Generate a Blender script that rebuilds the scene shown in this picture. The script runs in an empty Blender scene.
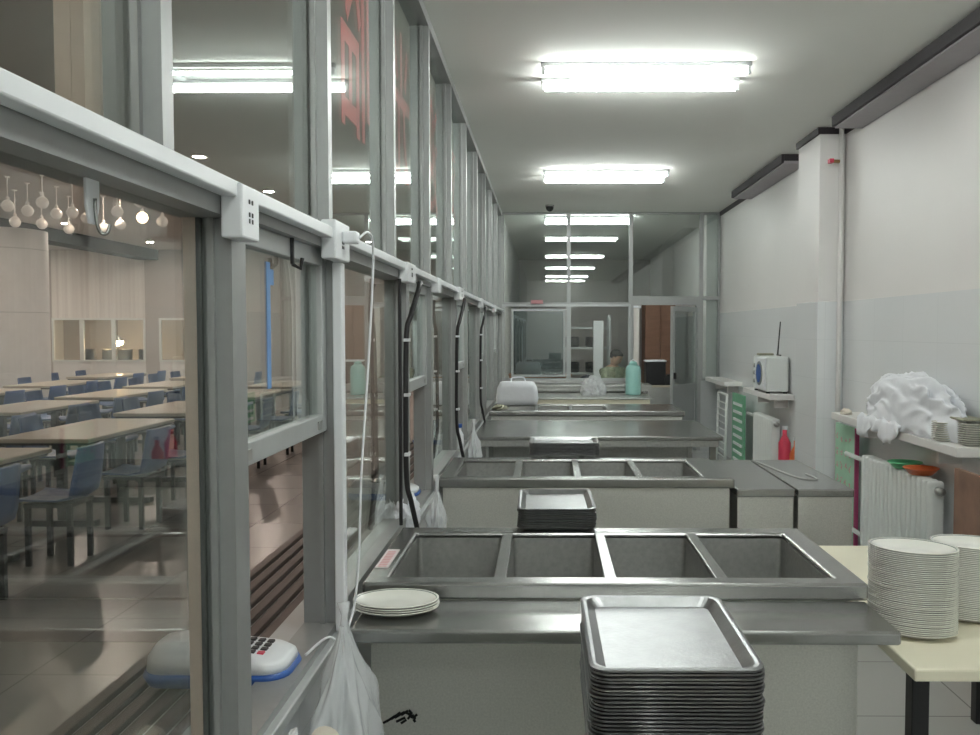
import bpy, bmesh, math, random
from mathutils import Vector, Matrix
random.seed(7)
C = bpy.context.scene.collection
PI = math.pi
CAMZ = 1.6; F = 880.0
def PT(px, py, D):                      # photo measurement -> place at distance D down the room
    return Vector(((px-546)/F*D, D, CAMZ-(py-330)/F*D))

# ------------------------------------------------------------------ materials
def mat(name, col, rough=.5, metal=0, noise=0, nscale=20, bump=0, bscale=60, stretch=(1,1,1), emit=None, estr=0, spec=.5, alpha=1, coat=0):
    m = bpy.data.materials.new(name); m.use_nodes = True
    nt = m.node_tree; b = nt.nodes['Principled BSDF']
    b.inputs['Base Color'].default_value = (*col, 1)
    b.inputs['Roughness'].default_value = rough; b.inputs['Metallic'].default_value = metal
    b.inputs['Specular IOR Level'].default_value = spec
    b.inputs['Coat Weight'].default_value = coat
    if emit:
        b.inputs['Emission Color'].default_value = (*emit, 1); b.inputs['Emission Strength'].default_value = estr
    if alpha < 1: b.inputs['Alpha'].default_value = alpha
    if noise or bump:
        tc = nt.nodes.new('ShaderNodeTexCoord'); mp = nt.nodes.new('ShaderNodeMapping')
        mp.inputs['Scale'].default_value = stretch
        nt.links.new(tc.outputs['Object'], mp.inputs['Vector'])
    if noise:
        n = nt.nodes.new('ShaderNodeTexNoise'); n.inputs['Scale'].default_value = nscale; n.inputs['Detail'].default_value = 5
        nt.links.new(mp.outputs[0], n.inputs['Vector'])
        mx = nt.nodes.new('ShaderNodeMix'); mx.data_type = 'RGBA'
        mx.inputs['A'].default_value = (*[c*(1-noise) for c in col], 1)
        mx.inputs['B'].default_value = (*[min(1, c*(1+noise)) for c in col], 1)
        nt.links.new(n.outputs['Fac'], mx.inputs['Factor']); nt.links.new(mx.outputs['Result'], b.inputs['Base Color'])
    if bump:
        n2 = nt.nodes.new('ShaderNodeTexNoise'); n2.inputs['Scale'].default_value = bscale; n2.inputs['Detail'].default_value = 3
        nt.links.new(mp.outputs[0], n2.inputs['Vector'])
        bp = nt.nodes.new('ShaderNodeBump'); bp.inputs['Strength'].default_value = bump; bp.inputs['Distance'].default_value = .01
        nt.links.new(n2.outputs['Fac'], bp.inputs['Height']); nt.links.new(bp.outputs['Normal'], b.inputs['Normal'])
    return m

def glass_mat(name, tint=(.93,.96,.95), f0=.05, rough=.0, haze=0, hazecol=(.5,.52,.5)):
    m = bpy.data.materials.new(name); m.use_nodes = True; nt = m.node_tree
    for n in list(nt.nodes): nt.nodes.remove(n)
    o = nt.nodes.new('ShaderNodeOutputMaterial'); t = nt.nodes.new('ShaderNodeBsdfTransparent'); g = nt.nodes.new('ShaderNodeBsdfGlossy')
    t.inputs[0].default_value = (*tint, 1); g.inputs['Roughness'].default_value = rough; g.inputs[0].default_value = (.95,1,.98,1)
    lw = nt.nodes.new('ShaderNodeLayerWeight'); lw.inputs[0].default_value = .5
    p = nt.nodes.new('ShaderNodeMath'); p.operation = 'POWER'; p.inputs[1].default_value = 4.2
    nt.links.new(lw.outputs['Facing'], p.inputs[0])
    ma = nt.nodes.new('ShaderNodeMath'); ma.operation = 'MULTIPLY_ADD'; ma.inputs[1].default_value = 1-f0; ma.inputs[2].default_value = f0
    nt.links.new(p.outputs[0], ma.inputs[0])
    mx = nt.nodes.new('ShaderNodeMixShader'); nt.links.new(ma.outputs[0], mx.inputs[0])
    base = t
    if haze:
        d = nt.nodes.new('ShaderNodeBsdfDiffuse'); d.inputs[0].default_value = (*hazecol, 1)
        n = nt.nodes.new('ShaderNodeTexNoise'); n.inputs['Scale'].default_value = 3; n.inputs['Detail'].default_value = 6
        tc = nt.nodes.new('ShaderNodeTexCoord'); nt.links.new(tc.outputs['Object'], n.inputs['Vector'])
        mm = nt.nodes.new('ShaderNodeMath'); mm.operation = 'MULTIPLY'; mm.inputs[1].default_value = haze*2
        nt.links.new(n.outputs['Fac'], mm.inputs[0])
        mh = nt.nodes.new('ShaderNodeMixShader'); nt.links.new(mm.outputs[0], mh.inputs[0])
        nt.links.new(t.outputs[0], mh.inputs[1]); nt.links.new(d.outputs[0], mh.inputs[2]); base = mh
    nt.links.new(base.outputs[0], mx.inputs[1]); nt.links.new(g.outputs[0], mx.inputs[2]); nt.links.new(mx.outputs[0], o.inputs[0])
    return m

def tile_mat(name, c1, c2, mortar, scale, bw, rh, rough, rot=(0,0,0), msize=.01, coat=0, offset=0):
    m = bpy.data.materials.new(name); m.use_nodes = True; nt = m.node_tree; b = nt.nodes['Principled BSDF']
    tc = nt.nodes.new('ShaderNodeTexCoord'); mp = nt.nodes.new('ShaderNodeMapping'); mp.inputs['Rotation'].default_value = rot
    br = nt.nodes.new('ShaderNodeTexBrick'); br.offset = offset; br.inputs['Scale'].default_value = scale
    br.inputs['Brick Width'].default_value = bw; br.inputs['Row Height'].default_value = rh; br.inputs['Mortar Size'].default_value = msize
    br.inputs['Color1'].default_value = (*c1,1); br.inputs['Color2'].default_value = (*c2,1); br.inputs['Mortar'].default_value = (*mortar,1)
    if rot[0]:
        sp=nt.nodes.new('ShaderNodeSeparateXYZ'); cb=nt.nodes.new('ShaderNodeCombineXYZ'); ad=nt.nodes.new('ShaderNodeMath')
        nt.links.new(tc.outputs['Object'], sp.inputs[0]); nt.links.new(sp.outputs[0], ad.inputs[0]); nt.links.new(sp.outputs[1], ad.inputs[1])
        nt.links.new(ad.outputs[0], cb.inputs[0]); nt.links.new(sp.outputs[2], cb.inputs[1]); nt.links.new(cb.outputs[0], br.inputs['Vector'])
    else:
        nt.links.new(tc.outputs['Object'], mp.inputs[0]); nt.links.new(mp.outputs[0], br.inputs['Vector'])
    nt.links.new(br.outputs['Color'], b.inputs['Base Color']); b.inputs['Roughness'].default_value = rough; b.inputs['Coat Weight'].default_value = coat
    return m

M = {}
M['ceiling'] = mat('ceiling_paint', (.80,.81,.77), .85, noise=.02, nscale=3)
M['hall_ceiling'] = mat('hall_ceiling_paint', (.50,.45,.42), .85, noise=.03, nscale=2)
M['wall_up'] = mat('wall_paint', (.76,.745,.73), .5, noise=.03, nscale=2)
M['wall_tile'] = tile_mat('wall_tile', (.80,.82,.83), (.785,.805,.815), (.72,.74,.75), 1, .5, .305, .22, rot=(PI/2,0,PI/2), msize=.002)
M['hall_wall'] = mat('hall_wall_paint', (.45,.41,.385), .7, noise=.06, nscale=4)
M['floor'] = tile_mat('kitchen_floor_tile', (.60,.61,.59), (.57,.58,.56), (.32,.32,.31), 1, .6, .6, .25, msize=.004)
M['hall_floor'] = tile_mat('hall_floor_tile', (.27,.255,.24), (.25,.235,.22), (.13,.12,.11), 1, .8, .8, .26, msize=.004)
M['alu'] = mat('window_aluminium', (.33,.34,.335), .42, .4, noise=.08, nscale=30)
M['alu_light'] = mat('light_aluminium', (.45,.47,.47), .4, .3, noise=.05, nscale=30)
M['tan'] = mat('tan_strip', (.85,.66,.54), .6, noise=.1, nscale=30)
M['black'] = mat('black_rubber', (.012,.012,.013), .5, noise=.2)
M['white'] = mat('white_plastic', (.78,.80,.82), .4, noise=.02)
M['steel'] = mat('brushed_steel', (.36,.365,.355), .24, .95, noise=.16, nscale=9, bump=.05, bscale=220)
M['steel_panel'] = mat('speckled_steel_panel', (.66,.66,.62), .42, .85, noise=.22, nscale=160, bump=.06, bscale=300)
M['steel_dark'] = mat('worn_steel', (.42,.425,.41), .42, .9, noise=.25, nscale=60, bump=.06, bscale=200)
M['tray'] = mat('steel_tray', (.25,.255,.26), .36, .95, noise=.2, nscale=25, bump=.06, bscale=120)
M['tray_edge'] = mat('tray_edge_steel', (.30,.28,.275), .34, .95, noise=.25, nscale=40)
M['china'] = mat('white_china', (.80,.80,.74), .22, noise=.02, coat=.4)
M['green_line'] = mat('dark_green_glaze', (.10,.14,.11), .3, noise=.1)
M['cream'] = mat('cream_laminate', (.80,.76,.60), .4, noise=.03, nscale=8)
M['darkwood'] = mat('dark_trim_paint', (.028,.022,.027), .6, noise=.25, nscale=30)
M['soffit'] = mat('soffit_paint', (.42,.40,.42), .7, noise=.06)
M['blue'] = mat('blue_plastic', (.018,.065,.21), .4, noise=.12, nscale=10)
M['tape'] = mat('blue_tape', (.13,.27,.52), .5, noise=.12, nscale=40)
M['red'] = mat('red_vinyl', (.95,.12,.13), .6, noise=.1, nscale=10)
M['pink'] = mat('faded_red_print', (.62,.30,.32), .6, noise=.2, nscale=90)
M['paper'] = mat('paper', (.74,.68,.68), .8, noise=.05)
M['cloth'] = mat('white_cloth', (.80,.82,.86), .9, noise=.03, bump=.25, bscale=25)
M['towel'] = mat('beige_towel', (.62,.58,.50), .95, noise=.1, bump=.3, bscale=60)
M['bag'] = mat('milky_plastic_bag', (.83,.86,.88), .25, noise=.03, alpha=.62, bump=.4, bscale=30)
M['olive'] = mat('olive_fabric', (.32,.32,.24), .8, noise=.15, bump=.2)
M['rad'] = mat('radiator_enamel', (.76,.79,.77), .35, noise=.03)
M['green'] = mat('green_board', (.17,.42,.26), .5, noise=.12)
M['green_l'] = mat('light_green_paper', (.36,.60,.44), .6, noise=.1)
M['maroon'] = mat('maroon_edge', (.34,.05,.14), .5, noise=.1)
M['rust'] = mat('rust_brown_board', (.22,.13,.09), .7, noise=.45, nscale=9)
M['orange'] = mat('orange_plastic', (.75,.17,.05), .4, noise=.06)
M['redp'] = mat('red_plastic', (.62,.05,.10), .4, noise=.06)
M['grn_plastic'] = mat('green_plastic', (.12,.52,.25), .4, noise=.06)
M['wood'] = mat('brown_wood', (.17,.085,.05), .5, noise=.25, nscale=5, stretch=(1,1,8))
M['orangewood'] = mat('orange_wood', (.42,.22,.12), .6, noise=.2, nscale=8)
M['tabletop'] = mat('dining_laminate', (.46,.41,.33), .28, noise=.08, nscale=5)
M['blackmetal'] = mat('black_metal', (.02,.02,.022), .4, .3, noise=.2)
M['slat'] = mat('brown_slat', (.085,.055,.047), .5, noise=.2, nscale=10, coat=.0)
M['slatmetal'] = mat('slat_steel', (.55,.52,.50), .3, .8, noise=.1)
M['mint'] = mat('mint_plastic', (.36,.66,.62), .35, noise=.05)
M['skin'] = mat('skin', (.42,.25,.17), .6, noise=.08)
M['hair'] = mat('black_hair', (.012,.010,.010), .6, noise=.3)
M['shirt'] = mat('olive_print_shirt', (.24,.27,.19), .9, noise=.6, nscale=16)
M['trousers'] = mat('dark_trousers', (.05,.055,.07), .9, noise=.2)
M['devblue'] = mat('device_blue', (.03,.10,.36), .35, noise=.05)
M['devwhite'] = mat('device_white', (.82,.85,.88), .3, noise=.02)
M['key'] = mat('key_black', (.03,.03,.035), .5, noise=.1)
M['lcd'] = mat('lcd', (.12,.16,.16), .2, noise=.05)
M['panel'] = mat('pink_white_panel', (.80,.72,.68), .6, noise=.35, nscale=2.5, stretch=(4,1,.03))
M['pillar'] = mat('pillar_stone', (.64,.62,.61), .4, noise=.08, nscale=8)
M['tube'] = mat('lamp_tube', (.9,.95,.93), .4, emit=(.96,1,.965), estr=46)
M['dlight'] = mat('downlight_glow', (1,.9,.75), .4, emit=(1,.80,.62), estr=120)
M['dlight2'] = mat('bright_downlight_glow', (1,.9,.75), .4, emit=(1,.84,.72), estr=480)  # boosted emission, put in to brighten the far end of the hall
M['globe'] = mat('globe_glass', (.42,.37,.33), .3, noise=.03, spec=.6, emit=(1,.84,.7), estr=.12)
M['globe_lit'] = mat('globe_glass_lit', (.9,.8,.6), .3, noise=.03, emit=(1,.72,.42), estr=4)
M['warmlamp'] = mat('warm_lamp', (1,.85,.6), .4, emit=(1,.66,.35), estr=60)
M['warmfill'] = mat('warm_fill_glow', (1,.9,.8), .4, emit=(1,.86,.72), estr=9)
M['glass'] = glass_mat('clear_glass', (.95,.965,.955), .045, haze=.012)
M['glass2'] = glass_mat('greenish_glass', (.86,.89,.88), .07, haze=.035, hazecol=(.4,.43,.42))
M['frost'] = glass_mat('grey_reflecting_glass', (.45,.52,.52), .14, haze=.25, hazecol=(.30,.36,.36))
M['grime'] = mat('black_grime', (.01,.01,.01), .8, noise=.2)
M['brass'] = mat('brass_valve', (.35,.22,.10), .4, .7, noise=.2)

# ------------------------------------------------------------------ geometry helpers
class MB:
    def __init__(s): s.b = bmesh.new(); s.mi = 0
    def _tag(s, fs):
        for f in fs: f.material_index = s.mi
    def box(s, x0, x1, y0, y1, z0, z1, mtx=None):
        co = [(x,y,z) for z in (z0,z1) for y in (y0,y1) for x in (x0,x1)]
        v = [s.b.verts.new((mtx @ Vector(c)) if mtx else c) for c in co]
        s._tag([s.b.faces.new([v[i] for i in q]) for q in ((0,2,3,1),(4,5,7,6),(0,1,5,4),(2,6,7,3),(0,4,6,2),(1,3,7,5))])
        return s
    def loft(s, rings, cap0=True, cap1=True):
        vs = [[s.b.verts.new(p) for p in r] for r in rings]; n = len(rings[0]); fs = []
        for a, b in zip(vs, vs[1:]):
            for i in range(n): fs.append(s.b.faces.new((a[i], a[(i+1)%n], b[(i+1)%n], b[i])))
        if cap0: fs.append(s.b.faces.new(vs[0][::-1]))
        if cap1: fs.append(s.b.faces.new(vs[-1]))
        s._tag(fs); return s
    def tube(s, pts, r, n=8):
        pts = [Vector(p) for p in pts]; rings = []; up = None
        for i, p in enumerate(pts):
            d = (pts[min(i+1,len(pts)-1)]-pts[max(i-1,0)]).normalized()
            if up is None: up = Vector((0,0,1)) if abs(d.z) < .9 else Vector((1,0,0))
            u = (up-d*up.dot(d)).normalized(); w = d.cross(u); up = u
            rr = r[i] if isinstance(r, (list,tuple)) else r
            rings.append([p+(u*math.cos(a)+w*math.sin(a))*rr for a in [2*PI*k/n for k in range(n)]])
        return s.loft(rings)
    def cyl(s, c, r, z0, z1, n=20, r2=None):
        r2 = r if r2 is None else r2
        return s.lathe([(r,z0),(r2,z1)], c, n)
    def lathe(s, prof, c=(0,0), n=24, sx=1, sy=1, cap0=True, cap1=True):
        return s.loft([[(c[0]+sx*r*math.cos(2*PI*k/n), c[1]+sy*r*math.sin(2*PI*k/n), z) for k in range(n)] for r, z in prof], cap0, cap1)
    def build(s, name, m, parent=None, smooth=False, bevel=0, seg=2, loc=None):
        bmesh.ops.recalc_face_normals(s.b, faces=s.b.faces)
        me = bpy.data.meshes.new(name); s.b.to_mesh(me); s.b.free()
        for q in (m if isinstance(m, (list,tuple)) else [m]): me.materials.append(q)
        if smooth:
            for p in me.polygons: p.use_smooth = True
        o = bpy.data.objects.new(name, me); C.objects.link(o)
        if parent: o.parent = parent
        if loc: o.location = loc
        if bevel:
            b = o.modifiers.new('bevel', 'BEVEL'); b.width = bevel; b.segments = seg; b.limit_method = 'ANGLE'
        return o
def bx(x0, x1, y0, y1, z0, z1): return MB().box(x0,x1,y0,y1,z0,z1)
def rr(hx, hy, r, z, cx=0, cy=0, n=5):   # rounded rectangle ring
    out = []
    for qx, qy, a0 in ((1,1,0),(-1,1,PI/2),(-1,-1,PI),(1,-1,1.5*PI)):
        for k in range(n+1):
            a = a0+PI/2*k/n
            out.append((cx+qx*(hx-r)+r*math.cos(a), cy+qy*(hy-r)+r*math.sin(a), z))
    return out
def tag(o, label=None, cat=None, group=None, kind=None):
    if label: o['label'] = label
    if cat: o['category'] = cat
    if group: o['group'] = group
    if kind: o['kind'] = kind
    return o
def thing(name, label, cat, loc=(0,0,0), rz=0, group=None):
    o = bpy.data.objects.new(name, None); C.objects.link(o); o.location = loc; o.rotation_euler = (0,0,rz); o.empty_display_size = .1
    return tag(o, label, cat, group)
def struct(o): o['kind'] = 'structure'; return o
def dup(root, loc=None, rz=None, label=None, group=None):
    def rec(o, par):
        c = o.copy(); C.objects.link(c)
        if par: c.parent = par
        for ch in list(o.children): rec(ch, c)
        return c
    r = rec(root, None)
    if loc is not None: r.location = loc
    if rz is not None: r.rotation_euler = (0,0,rz)
    if label: r['label'] = label
    if group: r['group'] = group
    return r

# ------------------------------------------------------------------ room shell
CH = 3.15; HH = 3.60; YB = -4.6; YP = 11.7; YE = 19.5
struct(bx(-.60,2.6,YB,YE,-.1,0).build('floor', M['floor']))
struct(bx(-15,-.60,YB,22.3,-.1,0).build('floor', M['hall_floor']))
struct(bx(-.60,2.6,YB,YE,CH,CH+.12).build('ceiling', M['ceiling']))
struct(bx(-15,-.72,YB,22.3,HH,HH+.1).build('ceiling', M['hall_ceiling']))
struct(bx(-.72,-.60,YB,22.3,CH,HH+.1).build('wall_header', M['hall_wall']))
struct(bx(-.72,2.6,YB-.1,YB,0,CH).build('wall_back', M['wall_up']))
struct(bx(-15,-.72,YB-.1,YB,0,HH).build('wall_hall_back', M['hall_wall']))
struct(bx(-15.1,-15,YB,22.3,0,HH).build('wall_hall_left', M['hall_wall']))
struct(bx(-.72,2.6,YE,YE+.1,0,CH).build('wall_far', M['hall_wall']))
SEAM = 1.82; XW = 2.30
struct(bx(XW,XW+.12,YB,YE,0,SEAM).build('wall_right', M['wall_tile']))
struct(bx(XW+.003,XW+.12,YB,YE,SEAM,CH).build('wall_right_upper', M['wall_up']))
struct(bx(-.72,-.60,YP+.1,YE,0,CH).build('wall_left_far', M['wall_up']))
struct(bx(-.70,-.60,YB,YP,0,.74).build('wall_left', M['wall_tile']))
# pier on the right wall
struct(bx(2.10,XW-.001,6.84,7.42,0,SEAM).build('wall_pier', M['wall_tile'], bevel=.004))
struct(bx(2.103,XW-.001,6.843,7.417,SEAM,CH-.001).build('wall_pier_upper', M['wall_up'], bevel=.004))
struct(bx(2.13,XW-.001,11.76,12.3,0,CH-.001).build('wall_pier_far', M['wall_up'], bevel=.004))
# dark trims along the top of the right wall
struct(bx(2.28,XW-.0005,6.5,6.835,3.10,CH-.001).build('trim_1', M['darkwood']))
m = MB(); m.box(2.08,2.0995,6.82,7.42,3.10,CH-.001); m.box(2.0995,2.2795,6.82,6.8395,3.10,CH-.001); struct(m.build('trim_2', M['darkwood']))
struct(bx(2.28,XW-.0005,9.96,11.66,3.10,CH-.001).build('trim_3', M['darkwood']))
def pelmet(y0, y1, label):
    t = thing('ceiling_pelmet', label, 'pelmet', (2.2,(y0+y1)/2,3.05)); c = t.location
    def b(*a): return bx(a[0]-c.x,a[1]-c.x,a[2]-c.y,a[3]-c.y,a[4]-c.z,a[5]-c.z)
    b(2.075,2.10,y0,y1,3.075,CH-.001).build('fascia', M['darkwood'], t, bevel=.004)
    b(2.10,XW-.001,y0,y1,3.065,3.09).build('soffit_board', M['soffit'], t)
    b(2.0,2.0,y0,y0,3,3).b.free() if False else None
    b(2.10,XW-.001,y1-.02,y1,3.09,CH-.001).build('end_board', M['darkwood'], t)
    b(2.10,XW-.001,y0,y0+.02,3.09,CH-.001).build('end_board', M['darkwood'], t)
pelmet(YB+.1, 6.49, 'long dark-edged pelmet at the ceiling on the near side of the white pier')
pelmet(7.85, 9.95, 'shorter dark-edged pelmet at the ceiling beyond the white pier')

# ------------------------------------------------------------------ left glass wall
XI, XO, XG = -.58, -.67, -.63
wn = [0]
def window(y0, y1, z0, z1, st=.022, bot=.03, top=.03, glass='glass', pane=True, x0=XO, x1=XI):
    wn[0] += 1
    w = bpy.data.objects.new('window_%d' % wn[0], None); C.objects.link(w); w['kind'] = 'structure'; w.location = ((x0+x1)/2, (y0+y1)/2, z0)
    c = w.location
    f = MB()
    def b(*a): f.box(a[0]-c.x,a[1]-c.x,a[2]-c.y,a[3]-c.y,a[4]-c.z,a[5]-c.z)
    b(x0,x1,y0,y0+st,z0,z1); b(x0,x1,y1-st,y1,z0,z1); b(x0,x1,y0+st,y1-st,z0,z0+bot); b(x0,x1,y0+st,y1-st,z1-top,z1)
    # glazing bead
    b(XG+.008,XG+.02,y0+st,y0+st+.012,z0+bot,z1-top); b(XG+.008,XG+.02,y1-st-.012,y1-st,z0+bot,z1-top)
    f.build('window_frame', M['alu'], w)
    if pane:
        bx(XG-.003-c.x,XG+.003-c.x,y0+st-c.y,y1-st-c.y,z0+bot-c.z,z1-top-c.z).build('pane', M[glass], w)
    return w
ZR = 1.866
ups = [1.36+1.02*k for k in range(-5, 11)]; ups[-1] = 11.64
for a, b_ in zip(ups, ups[1:]):
    window(a, b_, ZR, CH-.002, st=.02, bot=.012, top=.05)
def sash_bay(y0, y1, zs):
    w = window(y0, y1, .77, ZR, st=.03, bot=.02, top=.05, pane=False)
    c = w.location
    s = MB()
    def b(x0,x1,a0,a1,z0,z1): s.box(x0-c.x,x1-c.x,a0-c.y,a1-c.y,z0-c.z,z1-c.z)
    ya, yb = y0+.03, y1-.03; x0, x1 = -.635, -.60; zt = ZR-.05
    b(x0,x1,ya,ya+.012,zs,zt); b(x0,x1,yb-.045,yb,zs,zt); b(x0,x1,ya+.012,yb-.045,zs,zs+.048); b(x0,x1,ya+.012,yb-.045,zt-.045,zt)
    sash = s.build('sash', M['alu_light'], w, bevel=.003)
    bx(-.620-c.x,-.615-c.x,ya+.012-c.y,yb-.045-c.y,zs+.048-c.z,zt-.045-c.z).build('pane', M['glass2'], sash)
    lm = MB()
    for yy in (ya+.04, yb-.10): lm.box(-.60-c.x,-.597-c.x,yy-c.y,yy+.035-c.y,zs+.012-c.z,zs+.034-c.z)
    lm.build('sash_latch', M['steel_dark'], sash)
    return w
for k in range(-2, 5):
    y0 = 1.67+2.03*k
    sash_bay(y0, y0+.76, 1.325)
    if k < 4: window(y0+.76, y0+2.03, .77, ZR, st=.045, bot=.05, top=.06)
window(1.67+2.03*4+.76, 11.64, .77, ZR, st=.045, bot=.05, top=.06)
struct(bx(-.75,-.56,YB,11.64,.742,.7695).build('sill_left', M['alu_light'], bevel=.004))
m = MB(); m.box(-.665,-.642,1.612,1.626,.83,1.81); struct(m.build('trim_4', M['tan']))
m = MB(); m.box(-.6415,-.634,1.612,1.626,.83,1.81); struct(m.build('trim_5', M['black']))
m = MB(); m.box(-.690,-.671,1.29,1.36,1.88,3.10); m.box(-.715,-.691,1.29,1.36,1.88,3.10); struct(m.build('trim_6', M['tan']))
# trunking and boxes
t = thing('cable_trunking', 'long white plastic cable trunking running along the rail of the glass wall', 'cable trunking', (-.565, 4, 1.84))
bx(-.0145,.016,-5.4,7.6,-.002,.0255).build('channel', M['white'], t, bevel=.003)
def sock(y0, y1, z0, z1, label, holes=True):
    t = thing('socket_box', label, 'socket box', (-.5795, (y0+y1)/2, z0)); h = (y1-y0)/2
    bx(0,.039,-h,h,0,z1-z0).build('housing', M['white'], t, bevel=.004)
    if holes:
        q = MB()
        for dz in (.3,.42,.66): 
            q.box(.039,.0402,-.012,-.006,(z1-z0)*dz,(z1-z0)*dz+.008); q.box(.039,.0402,.004,.010,(z1-z0)*dz,(z1-z0)*dz+.008)
        q.build('socket_hole', M['black'], t)
    return t
sock(1.57,1.665,1.765,1.862,'white socket box on the trunking, the nearest to the camera')
sock(2.27,2.43,1.785,1.885,'white socket box with a white plug and hanging white cord')
sock(3.46,3.66,1.79,1.868,'white socket box above the thick black cable')
sock(4.45,4.56,1.79,1.865,'greyish socket box, fourth along the trunking', False)
sock(5.55,5.80,1.79,1.872,'white socket box with a thin black cable, fifth along the trunking')
sock(7.45,7.65,1.79,1.868,'white socket box, sixth along the trunking', False)
sock(9.4,9.6,1.79,1.868,'white socket box, farthest along the trunking', False)
tag(bx(-.578,-.552,2.378,2.418,.772,1.782).build('cable_conduit', M['white'], bevel=.004), 'white flat conduit running down the mullion below the socket box with the plug', 'conduit')
def P3(px, py, X):       # place on a plane x = X
    D = X*F/(px-546); return Vector((X, D, CAMZ-(py-330)/F*D))
def curve_pts(pts, n=6):
    pts = [Vector(p) for p in pts]; out = []
    for i in range(len(pts)-1):
        p0 = pts[max(i-1,0)]; p1 = pts[i]; p2 = pts[i+1]; p3 = pts[min(i+2,len(pts)-1)]
        for k in range(n):
            u = k/n
            out.append(.5*((2*p1)+(p2-p0)*u+(2*p0-5*p1+4*p2-p3)*u*u+(3*p1-p0-3*p2+p3)*u**3))
    return out+[pts[-1]]
t = thing('power_cord', 'thin white power cord with plug hanging from a socket box to the sill', 'power cord', (-.5,2.45,1.84)); o = t.location
pts = [(-.50,2.36,1.845),(-.485,2.40,1.865),(-.49,2.50,1.84),(-.50,2.53,1.70),(-.51,2.50,1.45),(-.52,2.46,1.2),(-.52,2.42,.98),(-.53,2.40,.84),(-.535,2.33,.79)]
MB().tube([Vector(p)-o for p in curve_pts(pts)], .0034, 8).build('cable', M['white'], t, smooth=True)
MB().box(-.540-o.x,-.50-o.x,2.33-o.y,2.375-o.y,1.83-o.z,1.862-o.z).build('plug', M['white'], t, bevel=.006)
t = thing('power_cord', 'short white cord trailing from the nearest card terminal over the sill', 'power cord', (-.6,2.1,.79)); o = t.location
MB().tube([Vector(p)-o for p in curve_pts([(-.592,2.13,.80),(-.55,2.2,.82),(-.515,2.2,.77),(-.50,2.14,.70),(-.51,2.10,.66)])], .0034, 8).build('cable', M['white'], t, smooth=True)
def blackcable(y, r, label, zb=.78, y2=None):
    t = thing('black_cable', label, 'cable', (-.54,y,.8)); o = t.location
    pts = [(-.53,y+.18,1.80),(-.53,y+.12,1.76),(-.545,y+.02,1.66),(-.56,y,1.58),(-.565,y,1.3),(-.565,y+.01,1.0),(-.55,y+.03,.9),(-.53,y+.06,zb)]
    MB().tube([Vector(p)-o for p in curve_pts(pts)], r, 8).build('cable', M['black'], t, smooth=True)
    for z in (1.56,1.34,1.1): MB().box(-.02,.0,-.028,.028,z-.8-.006,z-.8+.006, Matrix.Translation((-.02+.012,0,0))).build('cable_clip', M['white'], t)
blackcable(3.53, .011, 'thick black cable hanging down the mullion from the third socket box')
blackcable(5.55, .011, 'black cable on the second cabled mullion, farther along the glass wall')
blackcable(7.58, .010, 'black cable on the third cabled mullion near the far end')
tag(MB().tube([(-.572,3.44,1.80),(-.572,3.44,1.3),(-.572,3.44,.83)], .007, 6).build('black_cable', M['black']), 'thin black cable running straight down beside the thick one', 'cable')

# blue tape on the sash glass, hook, latch
m = MB(); m.box(-.6145,-.6125,1.93,1.955,1.47,1.75); m.box(-.6145,-.6125,1.955,1.98,1.70,1.735)
tag(m.build('blue_tape', M['tape']), 'strip of blue tape on the nearest sash glass', 'tape')
t = thing('window_latch', 'small black latch hook on the top rail of the nearest sash', 'latch', (-.60,2.07,1.80))
MB().tube([(.004,0,0.02),(.004,0,-.045)],.005,6).build('bar', M['black'], t); MB().tube([(.004,0,-.045),(.02,.012,-.055),(.024,.014,-.03)],.005,6).build('hook', M['black'], t)
t = thing('suction_hook', 'clear plastic adhesive hook stuck on the nearest window pane', 'hook', (-.627,1.21,1.79))
MB().loft([[(x*1.0, y, z) for (y,z) in ((-.018,.03),(.018,.03),(.018,-.02),(.009,-.045),(-.009,-.045),(-.018,-.02))] for x in (.001,.006)]).build('pad', M['white'], t, bevel=.002)
MB().tube(curve_pts([(.008,0,-.01),(.010,0,-.042),(.014,.003,-.056),(.021,.006,-.056),(.024,.008,-.044)]), .0028, 6).build('hook', M['steel'], t, smooth=True)

# red characters on the upper glass, facing the hall
def glyph(ch, y, label):
    cu = bpy.data.curves.new('t', 'FONT'); cu.body = ch; cu.size = .62; cu.align_x = 'CENTER'; cu.align_y = 'CENTER'; cu.extrude = .001; cu.offset = .004
    to = bpy.data.objects.new('t', cu); C.objects.link(to); bpy.context.view_layer.update()
    me = bpy.data.meshes.new_from_object(to.evaluated_get(bpy.context.evaluated_depsgraph_get()))
    bpy.data.objects.remove(to)
    xs = [v.co.x for v in me.vertices]; zs = [v.co.y for v in me.vertices]
    cx = (min(xs)+max(xs))/2; cz = (min(zs)+max(zs))/2
    for v in me.vertices:       # narrow to the pane, face -X
        lx = (v.co.x-cx)*.82; lz = (v.co.y-cz)*1.12; v.co = Vector((v.co.z, -lx, lz))
    me.materials.append(M['red'])
    o = bpy.data.objects.new('red_character', me); C.objects.link(o); o.location = (XG-.0055, y, 2.57)
    tag(o, label, 'lettering', None); return o
glyph('临', 2.97, 'large red character on the upper glass, the nearest of four, seen mirrored')
glyph('光', 3.90, 'large red character on the upper glass, second from the camera')
glyph('迎', 4.93, 'large red character on the upper glass, third from the camera')
glyph('欢', 5.95, 'large red character on the upper glass, farthest of the four')

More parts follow.
